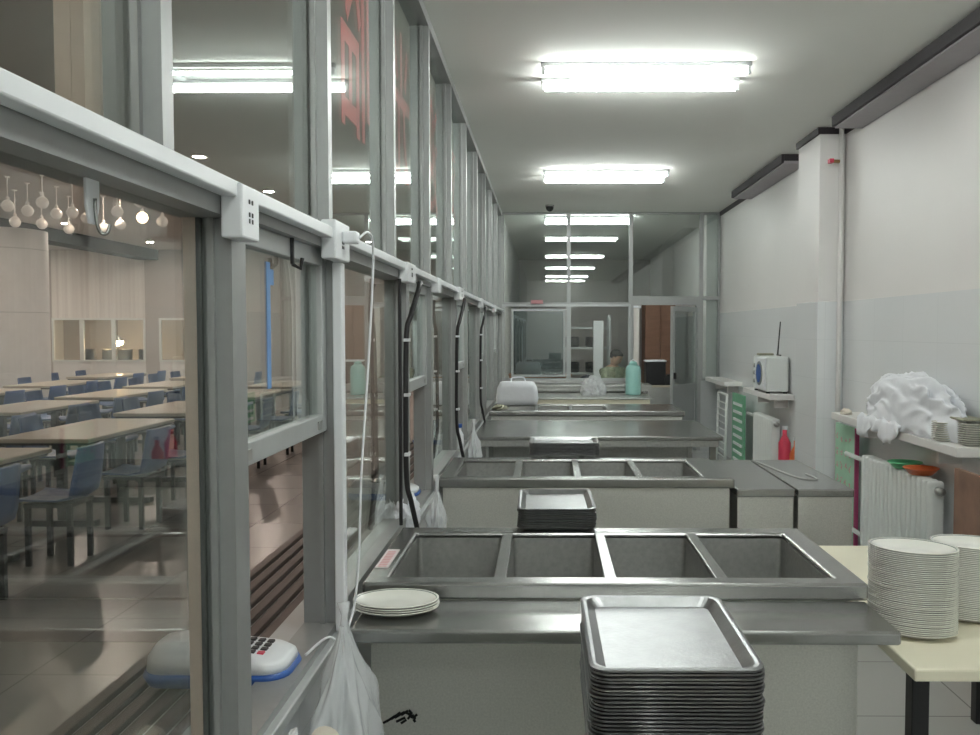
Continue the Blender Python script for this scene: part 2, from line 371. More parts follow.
# ------------------------------------------------------------------ tray slide outside the wall
t = thing('tray_slide', 'brown slatted tray slide running outside the glass wall below the openings', 'tray slide', (-.9,4,.70))
for k, x in enumerate([-.775,-.825,-.875,-.925,-.975,-1.025]):
    bx(x+.9-.016,x+.9+.016,-6,7.6,.035,.055).build('slat', M['slat'], t, bevel=.003)
for k in range(5):
    bx(.1-.05*k-.006,.1-.05*k+.006,-6,7.6,.03,.042).build('metal_bar', M['slatmetal'], t)
for k in range(9):
    bx(-.14,.195,-6+1.6*k,-5.97+1.6*k,.0,.029).build('bracket', M['steel_dark'], t)

# ------------------------------------------------------------------ ceiling fixtures
def fixture():
    t = thing('fluorescent_fixture', 'x', 'ceiling light', (.58, 5.34, CH-.001), group=None)
    for y, w, r in ((.17,.024,.019),(-.17,.013,.010)):
        bx(-.61,.61,y-w,y+w,-.025,0).build('housing', M['alu'], t, bevel=.003)
        MB().tube([(-.585,y,-.055),(.585,y,-.055)], r, 12).build('lamp_tube', M['tube'], t, smooth=True)
        for q in (-1,1): bx(min(q*.586,q*.605),max(q*.586,q*.605),y-.014,y+.014,-.070,-.0255).build('lamp_holder', M['white'], t)
    for q in (-.4,.4): bx(q-.02,q+.02,-.1485,.1345,-.012,0).build('cross_strap', M['white'], t)
    return t
fx = fixture()
fx['label'] = 'twin-tube fluorescent ceiling light, the nearer and larger of the two in the kitchen'
for y, l in ((8.74,'twin-tube fluorescent ceiling light, the farther one before the glass partition'),
             (1.94,'twin-tube fluorescent ceiling light just above the camera'),(-1.46,'twin-tube fluorescent ceiling light behind the camera'),
             (-3.6,'twin-tube fluorescent ceiling light at the back of the kitchen'),(12.2,'twin-tube fluorescent ceiling light just beyond the glass partition')):
    dup(fx, (.58,y,CH-.001), 0, l)
t = thing('dome_camera', 'small black dome camera on the ceiling before the glass partition', 'security camera', (.045,11.0,CH-.001))
MB().cyl((0,0),.055,-.02,0).build('base', M['steel_dark'], t); MB().lathe([(.05,-.02),(.045,-.05),(.028,-.072),(.006,-.08)],(0,0),20).build('dome', M['black'], t, smooth=True)

# ------------------------------------------------------------------ steam-table islands
def island(name, label, x0, x1, y0, y1, zt, nb, bx0=None, bx1=None, shelf=True, arms=None, flat_right=False, cat='steam table'):
    t = thing(name, label, cat, ((x0+x1)/2, (y0+y1)/2, 0)); ox, oy = t.location.x, t.location.y
    def B(m, a0,a1,b0,b1,c0,c1): m.box(a0-ox,a1-ox,b0-oy,b1-oy,c0,c1); return m
    bx0 = x0+.07 if bx0 is None else bx0; bx1 = x1-.08 if bx1 is None else bx1
    yi0, yi1 = y0+.07, y1-.09
    rim = MB()
    def rect(a0,a1,b0,b1,z): return [(a0-ox,b0-oy,z),(a1-ox,b0-oy,z),(a1-ox,b1-oy,z),(a0-ox,b1-oy,z)]
    rim.loft([rect(x0,x1,y0,y1,zt-.052),rect(x0,x1,y0,y1,zt),rect(bx0,bx1,yi0,yi1,zt),rect(bx0,bx1,yi0,yi1,zt-.019),rect(x0+.03,x1-.03,y0+.03,y1-.03,zt-.0195),rect(x0+.03,x1-.03,y0+.03,y1-.03,zt-.052),rect(x0,x1,y0,y1,zt-.052)],False,False)
    bmesh.ops.remove_doubles(rim.b, verts=rim.b.verts, dist=.0001)
    rim.build('rim', M['steel'], t, bevel=.011, seg=4)
    w = (bx1-bx0)/nb
    for k in range(1, nb):
        xc = bx0+w*k; B(MB(),xc-.019,xc+.019,yi0-.002,yi1+.002,zt-.018,zt-.001).build('divider', M['steel'], t, bevel=.003)
    for k in range(nb):
        a = bx0+w*k+(.017 if k else 0); b_ = bx0+w*(k+1)-(.017 if k < nb-1 else 0)
        cx, cy, hx, hy = (a+b_)/2-ox, (yi0+yi1)/2-oy, (b_-a)/2, (yi1-yi0)/2
        q = MB(); zb = zt-.24
        q.loft([rr(hx-.028,hy-.028,.02,zb-.003,cx,cy), rr(hx-.003,hy-.003,.022,zb+.04,cx,cy), rr(hx+.001,hy+.001,.015,zt-.019,cx,cy), rr(hx-.002,hy-.002,.015,zt-.019,cx,cy), rr(hx-.006,hy-.006,.02,zb+.042,cx,cy), rr(hx-.03,hy-.03,.02,zb,cx,cy)])
        q.build('basin', M['steel_dark'], t)
    body = MB(); B(body,x0+.02,x1-.02,y0+.026,y0+.04,.10,zt-.0525); B(body,x0+.02,x1-.02,y1-.04,y1-.021,.10,zt-.0525)
    B(body,x0+.021,x0+.035,y0+.04,y1-.04,.10,zt-.0525); B(body,x1-.035,x1-.021,y0+.04,y1-.04,.10,zt-.0525); B(body,x0+.035,x1-.035,y0+.04,y1-.04,.10,.12)
    body.build('body_panel', M['steel_panel'], t, bevel=.003)
    for a in (x0+.05, x1-.09):
        for b_ in (y0+.06, y1-.10): B(MB(),a,a+.04,b_,b_+.04,0,.10).build('leg', M['steel_dark'], t)
    if shelf:
        s0 = y0-.27; sh = MB()
        sh.loft([[(xx-ox,yy-oy,zz) for yy,zz in ((s0,zt-.05),(y0-.001,zt-.05),(y0-.001,zt-.07),(s0+.022,zt-.07),(s0+.022,zt-.088),(s0,zt-.088))] for xx in (x0+.02,x1-.01)])
        so = sh.build('front_shelf', M['steel'], t, bevel=.009, seg=4)
        for a in (x0+.045, x1-.065):
            m = MB()
            m.loft([[(a+d-ox, yy-oy, zz) for (yy,zz) in ((y0+.025,zt-.071),(y0-.20,zt-.071),(y0-.20,zt-.085),(y0+.025,zt-.17))] for d in (0,.02)])
            m.build('shelf_bracket', M['steel_dark'], t)
    if arms:
        for a in arms:
            B(MB(),a,a+.025,y1-.019,y1+.42,zt-.03,zt-.001).build('rear_arm', M['steel_dark'], t)
    return t
i1 = island('steam_table', 'nearest stainless steel serving counter with four open basins and a front shelf', -.547,.955,2.58,3.32,.85,4, bx0=-.478, bx1=.872, arms=(-.08,.12))
island('steam_table', 'second stainless steel serving counter with four basins, in the middle of the row', -.547,.955,4.43,5.16,.85,4, bx0=-.47, bx1=.80, shelf=False, arms=(0.0,.2))
island('steam_table', 'far steel serving counter with three basins in front of the white bundle', -.53,1.29,8.15,8.92,.85,3, bx0=-.42, bx1=.58, shelf=False)
# near counter holding the tray stack (below the frame)
island('steam_table', 'serving counter below the camera carrying the tall tray stack', -.547,.955,.73,1.47,.85,4, bx0=-.478, bx1=.872, shelf=False, arms=(.12,.28))
# black scrape marks on nearest body panel
m = MB()
for (px, py, l, a) in ((383,729,.02,.5),(388,726,.03,.6),(393,723,.035,.65),(397,722,.035,.55),(398,727,.03,.45),(402,720,.025,.6),(406,721,.02,-.5),(408,719,.016,-.9),(409,723,.016,.2),(407,724,.018,.9),(411,725,.016,-.4),(413,723,.014,.7),(412,728,.010,-1),(401,729,.02,.6)):
    p = PT(px,py,2.605)
    m.box(-l/2,l/2,-.0012,.0012,-.0035,.0035, Matrix.Translation((p.x,2.6045,p.z)) @ Matrix.Rotation(-a,4,'Y'))
tag(m.build('grime_mark', M['grime']), 'black scribbled grime marks on the lower left of the nearest counter front', 'stain')

# cabinets at the right of the second counter
def cabinet(x0,x1,y0,y1,z1,label):
    t = thing('steel_cabinet', label, 'cabinet', ((x0+x1)/2,(y0+y1)/2,0)); ox,oy=t.location.x,t.location.y
    bx(x0-ox+.006,x1-ox-.006,y0-oy+.012,y1-oy-.01,.05,z1-.042).build('body', M['steel_panel'], t, bevel=.003)
    bx(x0-ox+.001,x1-ox-.001,y0-oy,y1-oy,z1-.04,z1).build('top', M['steel'], t, bevel=.006)
    bx(x0-ox+.03,x1-ox-.03,y0-oy+.03,y1-oy-.03,0,.05).build('plinth', M['black'], t)
cabinet(.965,1.262,4.43,5.45,.795,'low steel cabinet butted against the right end of the second counter')
cabinet(1.272,1.56,4.43,5.45,.795,'low steel cabinet, rightmost, next to the radiator')
tag(MB().tube(curve_pts([(1.28,5.40,.799),(1.33,5.0,.799),(1.38,4.75,.799),(1.46,4.72,.799),(1.45,4.9,.799)]), .003, 6).build('wire', M['steel_dark']), 'thin grey wire curled on top of the rightmost steel cabinet', 'wire')

def steel_table(name,label,x0,x1,y0,y1,z,apron,mt,ma,panel=True,th=.03):
    t = thing(name,label,'table',((x0+x1)/2,(y0+y1)/2,0)); ox,oy=t.location.x,t.location.y
    bx(x0-ox,x1-ox,y0-oy,y1-oy,z-th,z).build('tabletop', mt, t, bevel=.006)
    m=MB(); m.box(x0-ox+.03,x1-ox-.03,y0-oy+.03,y0-oy+.05,z-th-apron,z-th-.001); m.box(x0-ox+.03,x1-ox-.03,y1-oy-.05,y1-oy-.03,z-th-apron,z-th-.001)
    m.build('apron', ma, t)
    for a in (x0+.04,x1-.09):
        for b_ in (y0+.055,y1-.10): bx(a-ox,a-ox+.045,b_-oy,b_-oy+.045,0,z-th-.001).build('leg', M['steel'], t)
    if panel:
        bx(x0-ox+.09,x1-ox-.1,y1-oy-.13,y1-oy-.115,.12,z-th-.002).build('back_panel', M['steel_dark'], t)
        bx(x0-ox+.09,x1-ox-.1,y0-oy+.1,y1-oy-.14,.25,.27).build('lower_shelf', M['steel_dark'], t)
    return t
steel_table('work_table','long flat steel work table behind the small tray stack',-.545,1.33,6.58,7.80,.80,.05,M['steel'],M['steel_dark'])
steel_table('work_table','narrow table with cream apron carrying the mint bottle, before the partition',-.30,1.26,10.35,11.15,.80,.085,M['steel_dark'],M['cream'],False,.02)
steel_table('work_table','dark steel bench against the base of the glass partition',-.45,1.35,11.2,11.62,.90,.05,M['steel_dark'],M['steel_dark'])

# ------------------------------------------------------------------ trays
def tray():
    hx, hy = .148, .208
    m = MB()
    out = [(-.030,.0,.02),(-.014,.013,.028),(-.010,.015,.03),(0,.0135,.03),(0,.017,.03),(-.006,.0185,.03),(-.012,.0175,.028),(-.030,.0015,.02)]
    m.loft([rr(hx+a,hy+a,max(.006,r),z) for a,z,r in out])
    return m.build('cafeteria_tray', M['tray'])
TR = tray(); TR2 = None
first = [True]
def tray_stack(x, y, z0, n, pitch, rz, where, jit=.002):
    for k in range(n):
        o = TR if first[0] else TR.copy()
        if not first[0]: C.objects.link(o)
        first[0] = False
        o.location = (x+random.uniform(-jit,jit), y+random.uniform(-jit,jit), z0+pitch*k); o.rotation_euler = (0,0,rz+random.uniform(-.012,.012))
        pos = 'topmost' if k == n-1 else 'below the top one'
        tag(o, ('steel tray, topmost of the %s' if k==n-1 else 'steel tray under the top one in the %s') % where, 'tray', 'steel trays in the %s' % where)
tray_stack(.222,1.655,.8505,26,.0066,0,'tall near stack')
tray_stack(.04,3.45,.8505,9,.0085,0.01,'middle stack on the nearest counter')
tray_stack(.11,5.30,.8505,9,.0085,PI/2,'far stack on the second counter')

# ------------------------------------------------------------------ plates
def plate(L=.122, W=.093, d=.016):
    m = MB()
    pr = [(.55,.0),(.62,0),(.78,.006),(.97,d),(1.0,d+.001),(.995,d+.004),(.95,d+.003)]
    def ring(r,z,n=36): return [(L*r*math.cos(2*PI*k/n), W*r*math.sin(2*PI*k/n), z) for k in range(n)]
    m.loft([ring(r,z) for r,z in pr], True, False)
    m.mi = 1; m.loft([ring(.95,d+.003),ring(.925,d+.0015)], False, False)
    m.mi = 0; m.loft([ring(.925,d+.0015),ring(.76,.010),ring(.60,.004),ring(.3,.0035)], False, True)
    bmesh.ops.remove_doubles(m.b, verts=m.b.verts, dist=.0001)
    return m.build('oval_plate', [M['china'], M['green_line']], smooth=True)
PL = plate(); pf = [True]
def plate_stack(x,y,z0,n,pitch,rz,where,sc=1,lean=(0,0),jit=.0015,src=None):
    for k in range(n):
        o = PL if pf[0] else PL.copy()
        if not pf[0]: C.objects.link(o)
        pf[0] = False
        o.location=(x+random.uniform(-jit,jit)+lean[0]*k,y+random.uniform(-jit,jit)+lean[1]*k,z0+pitch*k); o.rotation_euler=(0,0,rz+random.uniform(-.03,.03)); o.scale=(sc,sc,1)
        tag(o, ('white oval plate topping the %s' if k==n-1 else 'white oval plate inside the %s')%where,'plate','plates in the %s'%where)
plate_stack(-.425,2.470,.8005,4,.0062,0,'short pile on the nearest counter')
plate_stack(1.09,2.60,.7005,44,.0056,math.radians(-28),'left tall pile on the cream table',1.03)
plate_stack(1.335,2.74,.7005,40,.0056,math.radians(-24),'right tall pile on the cream table',1.03)
# cream table
t = thing('cream_table','cream laminate table with black legs carrying the tall plate piles','table',(1.4,2.98,0))
bx(-.42,.42,-.67,.68,.665,.70).build('tabletop', M['cream'], t, bevel=.006)
for a in (-.37,.37):
    for b_ in (-.57,.57): bx(a-.024,a+.024,b_-.024,b_+.024,0,.664).build('leg', M['blackmetal'], t, bevel=.003)

# ------------------------------------------------------------------ right wall things
def radiator(y0,y1,z0,z1,label,x=2.17):
    t = thing('radiator',label,'radiator',(x,(y0+y1)/2,z0)); h=(y1-y0)/2; n=int((y1-y0)/.068)
    for k in range(n):
        yy=-h+.068*(k+.5)
        bx(-.045,.045,yy-.024,yy+.024,.0,z1-z0).build('radiator_section', M['rad'], t, bevel=.02, seg=3)
    for zz in (.05,z1-z0-.05): MB().tube([(0,-h-.03,zz),(0,h+.35,zz)],.016,10).build('radiator_pipe', M['rad'], t, smooth=True)
    MB().tube([(0,-h-.045,z1-z0-.05),(0,-h,z1-z0-.05)],.024,10).build('end_cap', M['steel_dark'], t, smooth=True)
    return t
radiator(4.86,6.0,.14,.76,'white ribbed radiator under the ledge with the white cloth')
radiator(8.3,9.1,.14,.76,'white radiator beneath the shelf of the toaster oven')
def ledge(y0,y1,x0,label,z=1.0):
    t=thing('wall_ledge',label,'ledge',(2.2,(y0+y1)/2,z-.06)); h=(y1-y0)/2
    bx(x0-2.2,.099,-h,h,0.01,.06).build('slab', M['wall_up'], t, bevel=.004)
    for s in (-.6,.6): bx(-.03,.099,h*s-.015,h*s+.015,-.08,.009).build('bracket', M['wall_up'], t)
ledge(4.48,6.45,2.09,'white wall ledge holding the cloth and saucers')
ledge(8.15,9.25,2.07,'white wall ledge holding the toaster oven')
ledge(10.3,11.5,2.08,'white wall ledge beside the partition door',.99)
# vertical pipe with valve
t=thing('heating_pipe','white vertical heating pipe in the corner of the pier with a valve near the top','pipe',(2.245,6.775,0))
MB().tube([(0,0,.0),(0,0,CH-.002)],.019,12).build('pipe', M['wall_up'], t, smooth=True)
MB().tube([(-.012,-.0,.12),(-.03,-.02,.14),(-.05,-.03,.17),(-.06,-.04,.19)],.014,8).build('branch_pipe', M['rad'], t, smooth=True)
v=MB().tube([(-.018,-.01,2.88),(-.07,-.02,2.88)],.013,8).build('valve', M['brass'], t)
bx(-.10,-.07,-.045,.01,2.865,2.895).build('valve_handle', M['redp'], v)
# green board
t=thing('notice_board','green board with pink writing and maroon edge leaning against the wall by the pier','notice board',(2.207,6.45,.001))
bx(-.01,.01,-.20,.22,0,.90).build('board', M['green_l'], t)
bx(-.014,.014,-.218,-.2001,0,.90).build('edge', M['maroon'], t)
m=MB()
for r in range(7):
    z=.80-.105*r
    for c in range(4):
        y=.17-.09*c; 
        for s_ in range(3):
            a=random.choice((0,PI/2,.7,-.7)); l=random.uniform(.02,.045)
            m.box(-.0008,.0008,-l/2,l/2,-.004,.004, Matrix.Translation((-.0112,y+random.uniform(-.015,.015),z+random.uniform(-.02,.02)))@Matrix.Rotation(a,4,'X'))
m.build('writing', M['pink'], t)
t=thing('brown_board','rust-brown stained board standing under the near end of the ledge','board',(2.09,3.9,0))
bx(-.012,.012,-.6,.575,0,.90).build('panel', M['rust'], t, bevel=.003)
# dishes on radiator
def basin_dish(loc,m,label,r=.11):
    o=MB().lathe([(r*.6,0),(r*.66,.0),(r,.034),(r*1.06,.036),(r*1.06,.040),(r*.97,.039),(r*.6,.006)],(0,0),28).build('plastic_basin', m, smooth=True); o.location=loc; return tag(o,label,'basin')
basin_dish((2.185,5.35,.7605),M['grn_plastic'],'green plastic basin on top of the near radiator',.095)
basin_dish((2.185,5.12,.7605),M['orange'],'orange plastic basin on top of the near radiator',.095)

# toaster oven / microwave
t=thing('microwave_oven','white microwave with a round dark window on the wall ledge beyond the pier','microwave',(2.185,8.56,1.0), 0)
bx(-.11,.10,-.27,.27,.015,.35).build('body', M['rad'], t, bevel=.02, seg=3)
d=bx(-.128,-.1105,-.26,.12,.03,.335).build('door', M['white'], t, bevel=.01)
m=MB(); R_=Matrix.Translation((-.129,-.07,.185))@Matrix.Rotation(-PI/2,4,'Y')
def lathe_m(prof,mt,par,name,mx,n=28):
    q=MB(); q.loft([[mx@Vector((r*math.cos(2*PI*k/n),r*math.sin(2*PI*k/n),z)) for k in range(n)] for r,z in prof]); return q.build(name,mt,par,smooth=False)
lathe_m([(.115,0),(.115,.008),(.09,.009)],M['steel_dark'],d,'window_ring',R_)
lathe_m([(.088,.0095),(.088,.012)],M['devblue'],d,'window_glass',R_)
for zz in (.10,.18,.25): lathe_m([(.02,0),(.018,.018)],M['steel_dark'],t,'knob',Matrix.Translation((-.1105,.19,zz))@Matrix.Rotation(-PI/2,4,'Y'),12)
for a in (-.085,.075):
    for b_ in (-.23,.23): bx(a-.015,a+.015,b_-.015,b_+.015,0,.0149).build('foot', M['black'], t)
t=thing('knife','long grey knife lying raised against the wall on the microwave','knife',(2.235,8.50,1.357))
MB().loft([[(x,y,z) for (y,z) in ((0,0.0),(.03,0.0),(.012,.33),(.002,.33))] for x in (-.004,.004)]).build('blade', M['blackmetal'], t).rotation_euler=(math.radians(14),0,0)
bx(-.006,.006,-.10,.04,-.004,.008).build('handle', M['blackmetal'], t, bevel=.002)
tag(bx(-.08,.06,-.05,.07,0,.02).build('folded_cloth', M['olive'], bevel=.006, loc=(2.17,8.68,1.3515)),'small dark folded cloth on top of the microwave','cloth')
# red bottle things under that shelf
for i,(y,x,h,mm,l) in enumerate(((7.95,2.16,.70,'redp','tall red bottle standing between the pier and the far radiator'),(7.80,2.22,.62,'orange','orange-red bottle beside the tall red one behind the pier'))):
    t=thing('bottle',l,'bottle',(x,y,0.0)); MB().lathe([(.05,0),(.055,.02),(.055,h-.12),(.02,h-.05),(.02,h)],(0,0),20).build('body', M[mm], t, smooth=True); MB().cyl((0,0),.024,h,h+.03).build('cap', M['white'], t)
# folded racks near the partition door
t=thing('folded_rack','white framed drying rack leaning against the right wall near the partition','rack',(2.10,10.55,0))
m=MB()
for y in (-.25,.25): m.tube([(0,y,0),(0.02,y,.84)],.016,8)
m.tube([(0.02,-.25,.84),(0.02,.25,.84)],.016,8); m.build('frame', M['rad'], t, smooth=True)
for k in range(9): MB().tube([(.005,-.25,.1+.08*k),(.005,.25,.1+.08*k)],.008,6).build('rung', M['rad'], t)
t=thing('green_rack','green board with white slats leaning behind the white rack','board',(2.17,9.9,0))
bx(-.01,.01,-.3,.3,0,.88).build('board', M['green'], t)
for k in range(8): bx(-.022,-.0105,-.22,.2,.12+.09*k,.15+.09*k).build('slat', M['white'], t)
# cloth pile
from mathutils import noise as MN
def crumple(name, mt, loc, s, seed, amp=.5, freq=2.2, sub=5, parent=None, flat=-.35, sharp=.5):
    b=bmesh.new(); bmesh.ops.create_icosphere(b, subdivisions=sub, radius=1); off=Vector((seed*3.1,seed*1.7,seed*.9))
    for v in b.verts:
        p=v.co.copy(); q=p*freq+off
        w=Vector((MN.noise(q*.7),MN.noise(q*.7+Vector((9,0,0))),MN.noise(q*.7+Vector((0,9,0)))))
        r=1-abs(MN.noise(q+w*1.6))*2; r2=1-abs(MN.noise(q*2.3+w))*2
        d=1+amp*(r*.6-.35)+amp*sharp*(r2*.35-.2)
        p=p*d
        if flat is not None: p.z=max(p.z,flat)-flat
        v.co=Vector((p.x*s[0],p.y*s[1],p.z*s[2]))
    me=bpy.data.meshes.new(name); b.to_mesh(me); b.free(); me.materials.append(mt)
    for p in me.polygons: p.use_smooth=True
    o=bpy.data.objects.new(name,me); C.objects.link(o); o.location=loc
    if parent: o.parent=parent
    return o
def blob(name, mt, c, s, seed, parent=None, fold=.35, freq=5, n1=40, n2=20, flat=True, droop=0):
    rnd=random.Random(seed); ph=[(rnd.uniform(1,freq),rnd.uniform(1,freq),rnd.uniform(0,6),rnd.uniform(.3,1)) for _ in range(9)]
    m=MB(); rings=[]
    for j in range(1,n2):
        v=PI*j/n2; ring=[]
        for i in range(n1):
            u=2*PI*i/n1
            d=1+fold*sum(a*math.sin(round(p)*u+q*v*1.6+o) for p,q,o,a in ph)/5
            x=math.sin(v)*math.cos(u)*d; y=math.sin(v)*math.sin(u)*d; z=math.cos(v)*(1+.5*(d-1))
            if flat: z=max(z,-.35)
            ring.append((s[0]*x,s[1]*y,s[2]*(z+.35 if flat else z)))
        rings.append(ring)
    m.loft(rings[::-1]); o=m.build(name,mt,parent,smooth=True,loc=c); return o
t=thing('cloth_pile','heap of crumpled white cloth on the wall ledge, spilling over its edge','cloth',(2.19,5.28,1.001))
crumple('cloth_heap',M['cloth'],(0,0,0),(.105,.62,.25),3,amp=.36,freq=1.5,sub=6,parent=t,sharp=.7)
m=MB(); rg=[]
for i_ in range(81):
    i=i_*.30; y=.55-.66*i_/80; dr=.06+.035*math.sin(i*.45)+.012*math.sin(i*1.3)
    rg.append([(-.11,y,.05+.01*math.sin(i)),(-.125-.012*math.sin(i*1.7),y,.03),(-.132-.01*math.sin(i*1.3),y,-dr*.6),(-.128-.012*math.sin(i*1.9),y,-dr),(-.122-.012*math.sin(i*1.9),y,-dr),(-.124-.01*math.sin(i*1.3),y,-dr*.6),(-.117,y,.02),(-.09,y,.03)])
m.loft(rg); m.build('hanging_fold',M['cloth'],t,smooth=True)
o=bx(-.07,.055,-.18,.20,0,.012).build('folded_cover',M['olive'],bevel=.02,loc=(2.225,4.73,1.128)); tag(o,'olive grey folded cover laid across the saucer piles','cover')
SA=MB().lathe([(.03,0),(.04,0),(.066,.010),(.068,.013),(.06,.012),(.03,.004)],(0,0),28).build('saucer',M['china'],smooth=True)
fs=True
for (x,y,n,w) in ((2.155,4.76,9,'left pile on the wall ledge'),(2.215,4.58,10,'right pile on the wall ledge')):
    for k in range(n):
        o=SA if fs else SA.copy()
        if not fs: C.objects.link(o)
        fs=False; o.location=(x,y,1.001+.0115*k)
        tag(o,('small white saucer on top of the %s' if k==n-1 else 'small white saucer stacked in the %s')%w,'saucer','saucers in the %s'%w)
tag(blob('cloth_bundle',M['towel'],(2.14,6.28,1.001),(.04,.06,.03),9),'small beige rag at the far end of the cloth ledge','rag')

# ------------------------------------------------------------------ things along the sill
def terminal(loc,label):
    t=thing('card_terminal',label,'card terminal',loc)
    m=MB(); m.loft([rr(.165,.085,.05,0),rr(.175,.092,.055,.02),rr(.17,.09,.055,.032)]); m.build('base', M['devblue'], t, smooth=True)
    m=MB()
    def sk(ring,f): return [(x,y,z+f*x) for x,y,z in ring]
    m.loft([rr(.168,.088,.055,.0325),sk(rr(.165,.086,.055,.055),-.05),sk(rr(.150,.074,.05,.072),-.10),sk(rr(.12,.05,.04,.077),-.12)]); top=m.build('cover', M['devwhite'], t, smooth=True)
    for r in range(4):
        for c in range(5):
            x=.10-.022*c; y=.045-.026*r
            bx(x-.008,x+.008,y-.009,y+.009,.066-.115*x,.0805-.12*x).build('key', M['key'] if (r,c)!=(3,0) else M['redp'], top, bevel=.002)
    bx(-.06,-.015,-.05,.05,.08,.0865).build('screen', M['lcd'], top)
    return t
tm=terminal((-.775,2.08,.7705),'white and blue card terminal with black keys on the sill, nearest the camera')
dup(tm,(-.80,4.33,.7705),0,'white and blue card terminal on the sill, second along the glass wall')
dup(tm,(-.80,6.42,.7705),0,'white and blue card terminal on the sill, third along the glass wall')
# labels on sill
t=thing('sticker_strip','pinkish-white printed sticker strip on the sill beside the nearest counter','sticker',(-.585,3.0,.7705))
m=MB(); m.box(.0,.022,-.14,.12,0,.002); m.build('strip', M['paper'], t); m=MB()
for k in range(12): m.box(.004,.018,-.13+.02*k,-.118+.02*k,.0021,.0028)
m.build('print', M['pink'], t)
t=thing('sticker_strip','pinkish-white printed sticker strip stuck on the left end of the nearest counter rim','sticker',(-.52,2.85,.8505))
m=MB(); m.box(-.02,.022,-.11,.12,0,.0015); m.build('strip', M['paper'], t); m=MB()
for k in range(10): m.box(-.012,.014,-.10+.02*k,-.09+.02*k,.0016,.0022)
m.build('print', M['pink'], t)
# plastic bags
def bagmesh(name,mt,loc,w,h,dep,seed,label,cat='plastic bag',knot=True):
    rnd=random.Random(seed); t=thing(name,label,cat,loc); m=MB(); n=84; rings=[]
    ph=[rnd.uniform(0,6) for _ in range(8)]
    for j in range(31):
        v=j/30; z=-h*v; pr=.10+.9*math.sin(min(1,v*1.25)*PI/2)**1.3 if v<.85 else 1-((v-.85)/.15)**2*.5
        ring=[]
        for i in range(n):
            u=2*PI*i/n; d=1+.16*(1-2*abs(math.sin(2.5*u+ph[0]+v*2.2)))+.10*(1-2*abs(math.sin(4.5*u+ph[1]-v*4)))+.09*math.sin(3*u+ph[2]+7*v)+.05*(1-2*abs(math.sin(7.5*u+ph[3]+v*7)))
            ring.append((dep*pr*d*math.cos(u), w*pr*d*math.sin(u), z+.02*math.sin(3*u+ph[4])*v))
        rings.append(ring)
    m.loft(rings); m.build('bag_body',mt,t,smooth=True)
    if knot:
        MB().tube([(0,0,-.02),(0.0,.01,.02),(-.005,.02,.05)],[.012,.008,.016],8).build('knot',mt,t,smooth=True)
    return t
bagmesh('plastic_bag',M['bag'],(-.49,2.10,.885),.21,.42,.09,1,'large translucent plastic bag slumped over the sill at the lower left')
bagmesh('plastic_bag',M['bag'],(-.505,1.72,.80),.15,.36,.075,12,'second translucent plastic bag nearer the camera, below the terminal',knot=False)
t=thing('paper_roll','rolled beige paper with open end tucked into the plastic bag','paper roll',(-.45,1.66,.745))
MB().tube([(0,-.02,0),(0,.10,.02)],.030,16).build('roll',M['towel'],t,smooth=True); MB().tube([(0,-.024,0),(0,-.019,0)],.016,14).build('core',M['steel_dark'],t)
bagmesh('plastic_bag',M['bag'],(-.50,4.00,.88),.07,.22,.045,2,'white plastic bag hanging between the nearest and second counters')
bagmesh('plastic_bag',M['bag'],(-.505,6.15,.92),.09,.24,.045,4,'white plastic bag hanging beside the long work table')
tag(crumple('crumpled_towel',M['cloth'],(-.60,3.72,.771),(.06,.12,.10),21,amp=.4),'crumpled white towel on the sill below the black cable','towel')
t=thing('sprayer_bottle','white bottle with blue collar standing above the far plastic bag','bottle',(-.60,6.02,.7705))
MB().lathe([(.03,0),(.034,.01),(.034,.11),(.018,.14),(.018,.16)],(0,0),16).build('body',M['white'],t,smooth=True); MB().cyl((0,0),.024,.16,.185).build('cap',M['devblue'],t)
# white bundle, mint bottle, bag on table
t=thing('white_bundle','bulky white wrapped bundle on the far basin counter','bundle',(-.29,8.87,.851))
m=MB(); m.loft([rr(.20,.08,.04,0),rr(.215,.09,.05,.06),rr(.20,.08,.05,.17),rr(.17,.07,.04,.225),rr(.15,.05,.03,.23)]); m.build('wrap',M['cloth'],t,smooth=True)
MB().tube(curve_pts([(-.06,0,.225),(-.05,0,.265),(.06,0,.27),(.08,0,.225)]),.008,6).build('handle',M['cloth'],t,smooth=True)
tag(blob('rag',M['olive'],(-.44,8.35,.851),(.07,.09,.03),31,fold=.4),'grey crumpled rag at the left end of the far basin counter','rag')
t=thing('thermos_bottle','tall mint green bottle standing on the cream-aproned table','bottle',(1.08,10.9,.80))
MB().lathe([(.09,0),(.095,.02),(.095,.30),(.085,.345),(.05,.375)],(0,0),28).build('body',M['mint'],t,smooth=True)
MB().lathe([(.05,.376),(.045,.40),(.02,.415)],(0,0),20).build('cap',M['mint'],t,smooth=True); MB().tube([(-.04,0,.41),(0,0,.435),(.04,0,.41)],.006,6).build('cap_loop',M['white'],t)
tag(crumple('plastic_bag',M['bag'],(.58,10.75,.801),(.15,.10,.17),41,amp=.4),'clear crumpled plastic bag on the cream-aproned table','plastic bag')

